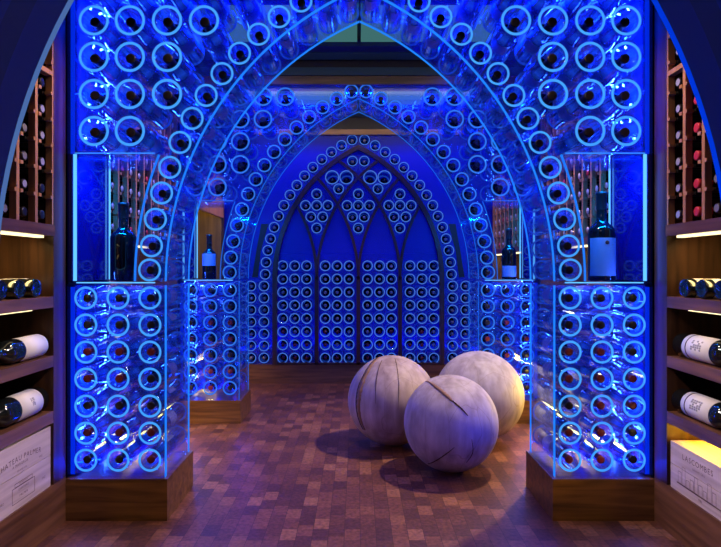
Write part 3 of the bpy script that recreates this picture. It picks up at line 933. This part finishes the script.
# ------------------------------------------------------------------ things on the near cabinets' shelves
def lying_bottle(name, s, base, yaw, L, rb, label, cream=False, emblem=None, span=(0.25, 0.55), stripe=None):
    """bottle lying on a shelf; base = (x,y,z) of the resting point under its bottom, yaw = direction its neck points in plan"""
    root = thing(name, label, 'wine bottle', (base[0], base[1], base[2] + rb), 'bottles lying on the cabinet shelves')
    root.rotation_euler = (0, 0, yaw)
    lay = Matrix.Rotation(pi / 2, 4, 'Y')      # +z -> +x
    b = MB().lathe(bottle_profile(L, rb, rb * 0.38), 28).xform(lay).mesh('glass_body', 'glass')
    o = link('glass_body', b); o.parent = root
    cp = MB().lathe([(rb * 0.4 + 0.001, L - 0.07), (rb * 0.4 + 0.001, L - 0.012), (rb * 0.44 + 0.001, L - 0.011), (rb * 0.44 + 0.001, L), (0.0001, L + 0.001)], 14).xform(lay).mesh('capsule', 'cap_black')
    o = link('capsule', cp); o.parent = root
    # label wraps the side facing the room
    ang = lay
    face = {-1: -pi / 2, 1: pi / 2}
    c0 = face[1 if cos(yaw + pi / 2) * -s > 0 else -1]       # local +y or -y faces the room
    c0 = c0
    # lathe angle measured in the x,y plane before lay; after lay x -> -z, y -> y; tilt a little upward
    cc = c0 + (0.35 if c0 > 0 else -0.35)
    lm = MB().lathe([(rb + 0.0003, L * span[0]), (rb + 0.001, L * span[0]), (rb + 0.001, L * span[1]), (rb + 0.0003, L * span[1])], 24, a0=cc - 1.45, a1=cc + 1.45).xform(lay).mesh('label', 'label_cream' if cream else 'label')
    lb = link('label', lm); lb.parent = root
    if stripe:
        sm_ = MB().lathe([(rb + 0.0008, L * stripe), (rb + 0.0016, L * stripe), (rb + 0.0016, L * stripe + 0.006), (rb + 0.0008, L * stripe + 0.006)], 24, a0=cc - 1.45, a1=cc + 1.45).xform(lay).mesh('label_stripe', 'ink')
        q = link('label_stripe', sm_); q.parent = lb
    if emblem:
        z0, z1, da = emblem
        m_ = MB()
        n0 = 5
        for i in range(n0):
            for j in range(n0):
                if random.random() < 0.72:
                    za = L * (z0 + (z1 - z0) * i / n0); zb = L * (z0 + (z1 - z0) * (i + 0.8) / n0)
                    aa = cc - da + 2 * da * j / n0
                    m_.lathe([(rb + 0.0009, za), (rb + 0.0014, za), (rb + 0.0014, zb), (rb + 0.0009, zb)], 2, a0=aa, a1=aa + 2 * da / n0 * 0.85)
        q = link('emblem', m_.xform(lay).mesh('emblem', M['emblem_ink'])); q.parent = lb
    return root


M['emblem_ink'] = pbr('printed_grey', (0.3, 0.28, 0.27), rough=0.8)
for s in (-1, 1):
    w = SIDE[s]
    # three bottles, bases to the room, on the upper shelf
    for k, y in enumerate((2.225, 2.115, 2.005)):
        yaw = 0 if s > 0 else pi
        b = lying_bottle('wine_bottle', s, (s * (XF + 0.010), y, 0.986), yaw, 0.29, 0.0375,
                         f'bottle lying base outward on the top {w} cabinet shelf, {ORD[k]} from the acrylic pier', cream=True, span=(0.12, 0.42))
    if s < 0:
        lying_bottle('wine_bottle', s, (-1.337, 2.318, 0.738), radians(-90), 0.36, 0.046, 'large bottle with blank pale label lying on the middle left shelf', span=(0.05, 0.47))
        lying_bottle('wine_bottle', s, (-1.345, 2.318, 0.506), radians(-90), 0.40, 0.052, 'large bottle with small printed label lying on the bottom left shelf', span=(0.12, 0.48), emblem=(0.26, 0.32, 0.3))
        lying_bottle('wine_bottle', s, (-1.47, 2.15, 0.738), radians(-90), 0.34, 0.045, 'bottle lying behind the large one at the left end of the middle left shelf', span=(0.1, 0.4))
    else:
        lying_bottle('wine_bottle', s, (1.342, 2.31, 0.738), radians(-90), 0.42, 0.049, 'large bottle with crest label lying on the middle right shelf', span=(0.17, 0.58), emblem=(0.31, 0.47, 0.42), stripe=0.225)
        lying_bottle('wine_bottle', s, (1.342, 2.318, 0.506), radians(-90), 0.43, 0.049, 'large bottle with crest label lying on the bottom right shelf above the crate', span=(0.17, 0.58), emblem=(0.31, 0.47, 0.42), stripe=0.225)


# wooden wine crates
def glyphs(text, size):
    """outline letters as flat meshes in x,y with their advance"""
    out = []
    for ch in text:
        if ch == ' ':
            out.append((None, size * 0.38)); continue
        cu = bpy.data.curves.new('t', 'FONT')
        cu.body = ch; cu.size = size; cu.resolution_u = 2
        ob = bpy.data.objects.new('t', cu)
        COL.objects.link(ob)
        bpy.context.view_layer.update()
        ev = ob.evaluated_get(bpy.context.evaluated_depsgraph_get())
        me = ev.to_mesh()
        vs = [tuple(v.co) for v in me.vertices]
        fs = [tuple(p.vertices) for p in me.polygons]
        wd = max((v[0] for v in vs), default=size * 0.4)
        ev.to_mesh_clear()
        bpy.data.objects.remove(ob); bpy.data.curves.remove(cu)
        out.append(((vs, fs), wd + size * 0.13))
    return out


def lettering(text, size, cx, cy, sag=0.0):
    """letters centred on cx,cy in a plane; sag > 0 arches the line; returns MB in (u,v,0)"""
    g = glyphs(text, size)
    tot = sum(a for _, a in g)
    mb = MB()
    x = -tot / 2
    for shp, adv in g:
        if shp:
            u = (x + adv / 2) / (tot / 2)
            yy = cy - sag * u * u
            rot = atan2(-2 * sag * u, tot / 2)
            m = Matrix.Translation((cx + x + adv / 2, yy, 0)) @ Matrix.Rotation(rot, 4, 'Z') @ Matrix.Translation((-adv / 2, 0, 0))
            mb.add([tuple(m @ Vector(p)) for p in shp[0]], shp[1])
        x += adv
    return mb


def frame_lines(x0, x1, y0, y1, t):
    m = MB()
    for a, b, c, d in ((x0, x1, y0, y0 + t), (x0, x1, y1 - t, y1), (x0, x0 + t, y0, y1), (x1 - t, x1, y0, y1)):
        m.add([(a, c, 0), (b, c, 0), (b, d, 0), (a, d, 0)], [(0, 1, 2, 3)])
    return m


def crate(s, y0, y1, z1, label):
    xf, xb = XF + 0.006, XB - 0.02
    z0 = 0.196
    root = thing('wine_crate', label, 'crate', (s * 1.44, (y0 + y1) / 2, z0))
    h = z1 - z0
    seam = z0 + h * 0.52
    m = MB()
    for a, b in ((z0, seam - 0.0012), (seam + 0.0012, z1 - 0.012)):
        m.box(s * xf, s * (xf + 0.012), y0, y1, a, b)
        m.box(s * xb, s * (xb - 0.012), y0, y1, a, b)
        m.box(s * (xf + 0.012), s * (xb - 0.012), y0 + 0.002, y0 + 0.014, a, b)
        m.box(s * (xf + 0.012), s * (xb - 0.012), y1 - 0.014, y1 - 0.002, a, b)
    m.box(s * (xf + 0.012), s * (xb - 0.012), y0 + 0.014, y1 - 0.014, z0, z0 + 0.01)
    m.build('crate_body', 'crate', root)
    lid = MB().box(s * xf, s * xb, y0, y1, z1 - 0.0115, z1).build('crate_lid', 'crate', root)
    L = y1 - y0
    tx = MB()
    if s < 0:
        # reading direction on the left face runs from near (-y) to far (+y)
        tx.merge(lettering('CHATEAU PALMER', 0.028, L * 0.60, h * 0.72, 0.014))
        tx.merge(lettering('A MARGAUX', 0.015, L * 0.60, h * 0.645))
        tx.merge(lettering('1982', 0.012, L * 0.86, h * 0.58))
        tx.merge(lettering('GRAND VIN', 0.010, L * 0.62, h * 0.56))
        tx.merge(lettering('1982', 0.013, L * 0.9, h * 0.2)).merge(lettering('1982', 0.013, L * 0.38, h * 0.2))
        tx.merge(frame_lines(L * 0.5, L * 0.78, h * 0.10, h * 0.34, 0.0022)).merge(frame_lines(L * 0.53, L * 0.75, h * 0.34, h * 0.40, 0.002))
        tx.merge(lettering('CHATEAU', 0.013, L * 0.64, h * 0.27)).merge(lettering('PALMER', 0.013, L * 0.64, h * 0.17)).merge(lettering('BORDEAUX', 0.009, L * 0.64, h * 0.36))
        mat = Matrix(((0, 0, 1, s * (xf - 0.0006)), (1, 0, 0, y0), (0, 1, 0, z0), (0, 0, 0, 1)))
    else:
        tx.merge(lettering('LASCOMBES', 0.031, L * 0.40, h * 0.74))
        tx.merge(lettering('GRAND CRU', 0.012, L * 0.42, h * 0.63))
        tx.merge(frame_lines(L * 0.1, L * 0.72, h * 0.18, h * 0.205, 0.003))
        for k in range(9):
            a = 0.12 + 0.06 * k
            hh = (0.45, 0.58, 0.36, 0.42, 0.52, 0.42, 0.36, 0.56, 0.44)[k]
            tx.merge(frame_lines(L * a, L * (a + 0.05), h * 0.2, h * hh, 0.0016))
        tx.merge(lettering('1986', 0.013, L * 0.44, h * 0.09))
        mat = Matrix(((0, 0, 1, s * (xf - 0.0006)), (-1, 0, 0, y1), (0, 1, 0, z0), (0, 0, 0, 1)))
    tx.xform(mat)
    tx.build('printed_lettering', 'brand_ink' if False else 'crate_ink', root)
    return root


M['crate_ink'] = pbr('faded_crate_print', (0.15, 0.08, 0.08), rough=0.8)
crate(-1, 1.80, 2.318, 0.445, 'pale wooden wine crate with arched print at the bottom of the left cabinet')
crate(1, 1.86, 2.312, 0.388, 'pale wooden wine crate with lit yellow top at the bottom of the right cabinet')


# ------------------------------------------------------------------ three wooden spheres
def sphere(name, loc, r, mat, label, rot):
    rt = link(name, None)
    bpy.data.objects.remove(rt)
    m = MB()
    U, V = 72, 48
    rnd = random.Random(hash(label) % 1000 if False else int(r * 10000))
    ph = [rnd.uniform(0, 6.28) for _ in range(6)]
    vs, fs = [], []
    for j in range(V + 1):
        th = pi * j / V
        for i in range(U):
            a = 2 * pi * i / U
            d = 1 + 0.004 * sin(2 * a + ph[0]) * sin(th) + 0.003 * sin(3 * th + ph[1])
            vs.append((r * d * sin(th) * cos(a), r * d * sin(th) * sin(a), r * d * cos(th)))
    for j in range(V):
        for i in range(U):
            fs.append((j * U + i, (j + 1) * U + i, (j + 1) * U + (i + 1) % U, j * U + (i + 1) % U))
    m.add(vs, fs, 0, True)
    o = link(name, m.mesh(name, mat), None, loc)
    tag(o, label, 'sphere', 'pale wooden spheres on the floor')
    return o


def split(o, r, pts, w, name, mat, depth=0.0022, taper=True):
    """dark split following points given as unit directions on the ball (interpolated on the sphere)"""
    P = []
    n = 10
    V_ = [Vector(a).normalized() for a in pts]
    V_ = [V_[0] * 2 - V_[1]] + V_ + [V_[-1] * 2 - V_[-2]]
    for k in range(1, len(V_) - 2):
        p0, p1, p2, p3 = V_[k - 1:k + 3]
        for i in range(n):
            t = i / n
            P.append((0.5 * (2 * p1 + (p2 - p0) * t + (2 * p0 - 5 * p1 + 4 * p2 - p3) * t * t + (3 * p1 - p0 - 3 * p2 + p3) * t ** 3)).normalized())
    P.append(V_[-2].normalized())
    rnd = random.Random(len(P) + int(w * 1e5))
    vs, fs = [], []
    N_ = len(P)
    for i, p in enumerate(P):
        t_ = (P[min(i + 1, N_ - 1)] - P[max(i - 1, 0)]).normalized()
        sd = p.cross(t_).normalized()
        k = i / (N_ - 1)
        ww = w * (0.15 + 0.85 * sin(pi * min(1, max(0, k)))) if taper else w
        ww *= rnd.uniform(0.75, 1.2)
        rr = r * 1.0075
        for q, h in ((-1, -0.008), (-0.9, 0.0015), (0.9, 0.0015), (1, -0.008)):
            vs.append(tuple(p * (rr + h) + sd * (q * ww)))
    for i in range(N_ - 1):
        for k in range(3):
            fs.append((4 * i + k, 4 * i + k + 1, 4 * i + 5 + k, 4 * i + 4 + k))
    m = MB().add(vs, fs, 0, True)
    c = link(name, m.mesh(name, mat))
    c.parent = o
    return c


B1, B2, B3 = (0.207, 3.495, 0.279), (0.500, 3.045, 0.2595), (0.777, 3.60, 0.2845)
b1 = sphere('wooden_sphere', B1, 0.2766, 'ball_a', 'pale wooden sphere with a curved vertical groove, left of the three', 0)
b2 = sphere('wooden_sphere', B2, 0.257, 'ball_b', 'front wooden sphere with a dark diagonal split near its top', 0)
b3 = sphere('wooden_sphere', B3, 0.282, 'ball_b', 'rear wooden sphere without a large split, right of the three, near the far pier', 0)


def facing(c, pts):
    """points of a ball's visible half, given as fractions of its radius right and up, as directions"""
    n_ = (Vector((0, 0, 1.1)) - Vector(c)).normalized()
    r_ = Vector((0, 0, 1)).cross(n_).normalized()
    u_ = n_.cross(r_)
    return [tuple(r_ * a + u_ * b + n_ * sqrt(max(0.0, 1 - a * a - b * b))) for a, b in pts]


split(b1, 0.2766, facing(B1, [(-0.27, 0.93), (-0.55, 0.58), (-0.69, 0.2), (-0.72, -0.2), (-0.58, -0.65)]), 0.018, 'groove', 'groove')
split(b1, 0.2766, facing(B1, [(-0.32, 0.92), (-0.60, 0.56), (-0.745, 0.2), (-0.77, -0.2), (-0.62, -0.64)]), 0.0035, 'crack', 'crack')
split(b1, 0.2766, facing(B1, [(-0.22, 0.85), (-0.34, 0.35), (-0.34, -0.1)]), 0.0013, 'crack', 'crack')
split(b1, 0.2766, facing(B1, [(0.06, 0.9), (0.14, 0.3), (0.12, -0.2)]), 0.0011, 'crack', 'crack')
split(b2, 0.257, facing(B2, [(-0.53, 0.83), (-0.28, 0.68), (-0.04, 0.48), (0.04, 0.40)]), 0.011, 'groove', 'groove')
split(b2, 0.257, facing(B2, [(-0.36, 0.76), (-0.06, 0.52)]), 0.0022, 'crack', 'crack')
split(b2, 0.257, facing(B2, [(-0.06, 0.50), (0.10, 0.36), (0.22, 0.26), (0.33, 0.14)]), 0.0045, 'crack', 'crack')
split(b2, 0.257, facing(B2, [(-0.46, -0.83), (-0.2, -0.68), (0.07, -0.46)]), 0.0026, 'crack', 'crack')
split(b2, 0.257, facing(B2, [(0.40, -0.3), (0.42, -0.55), (0.3, -0.75)]), 0.0012, 'crack', 'crack')
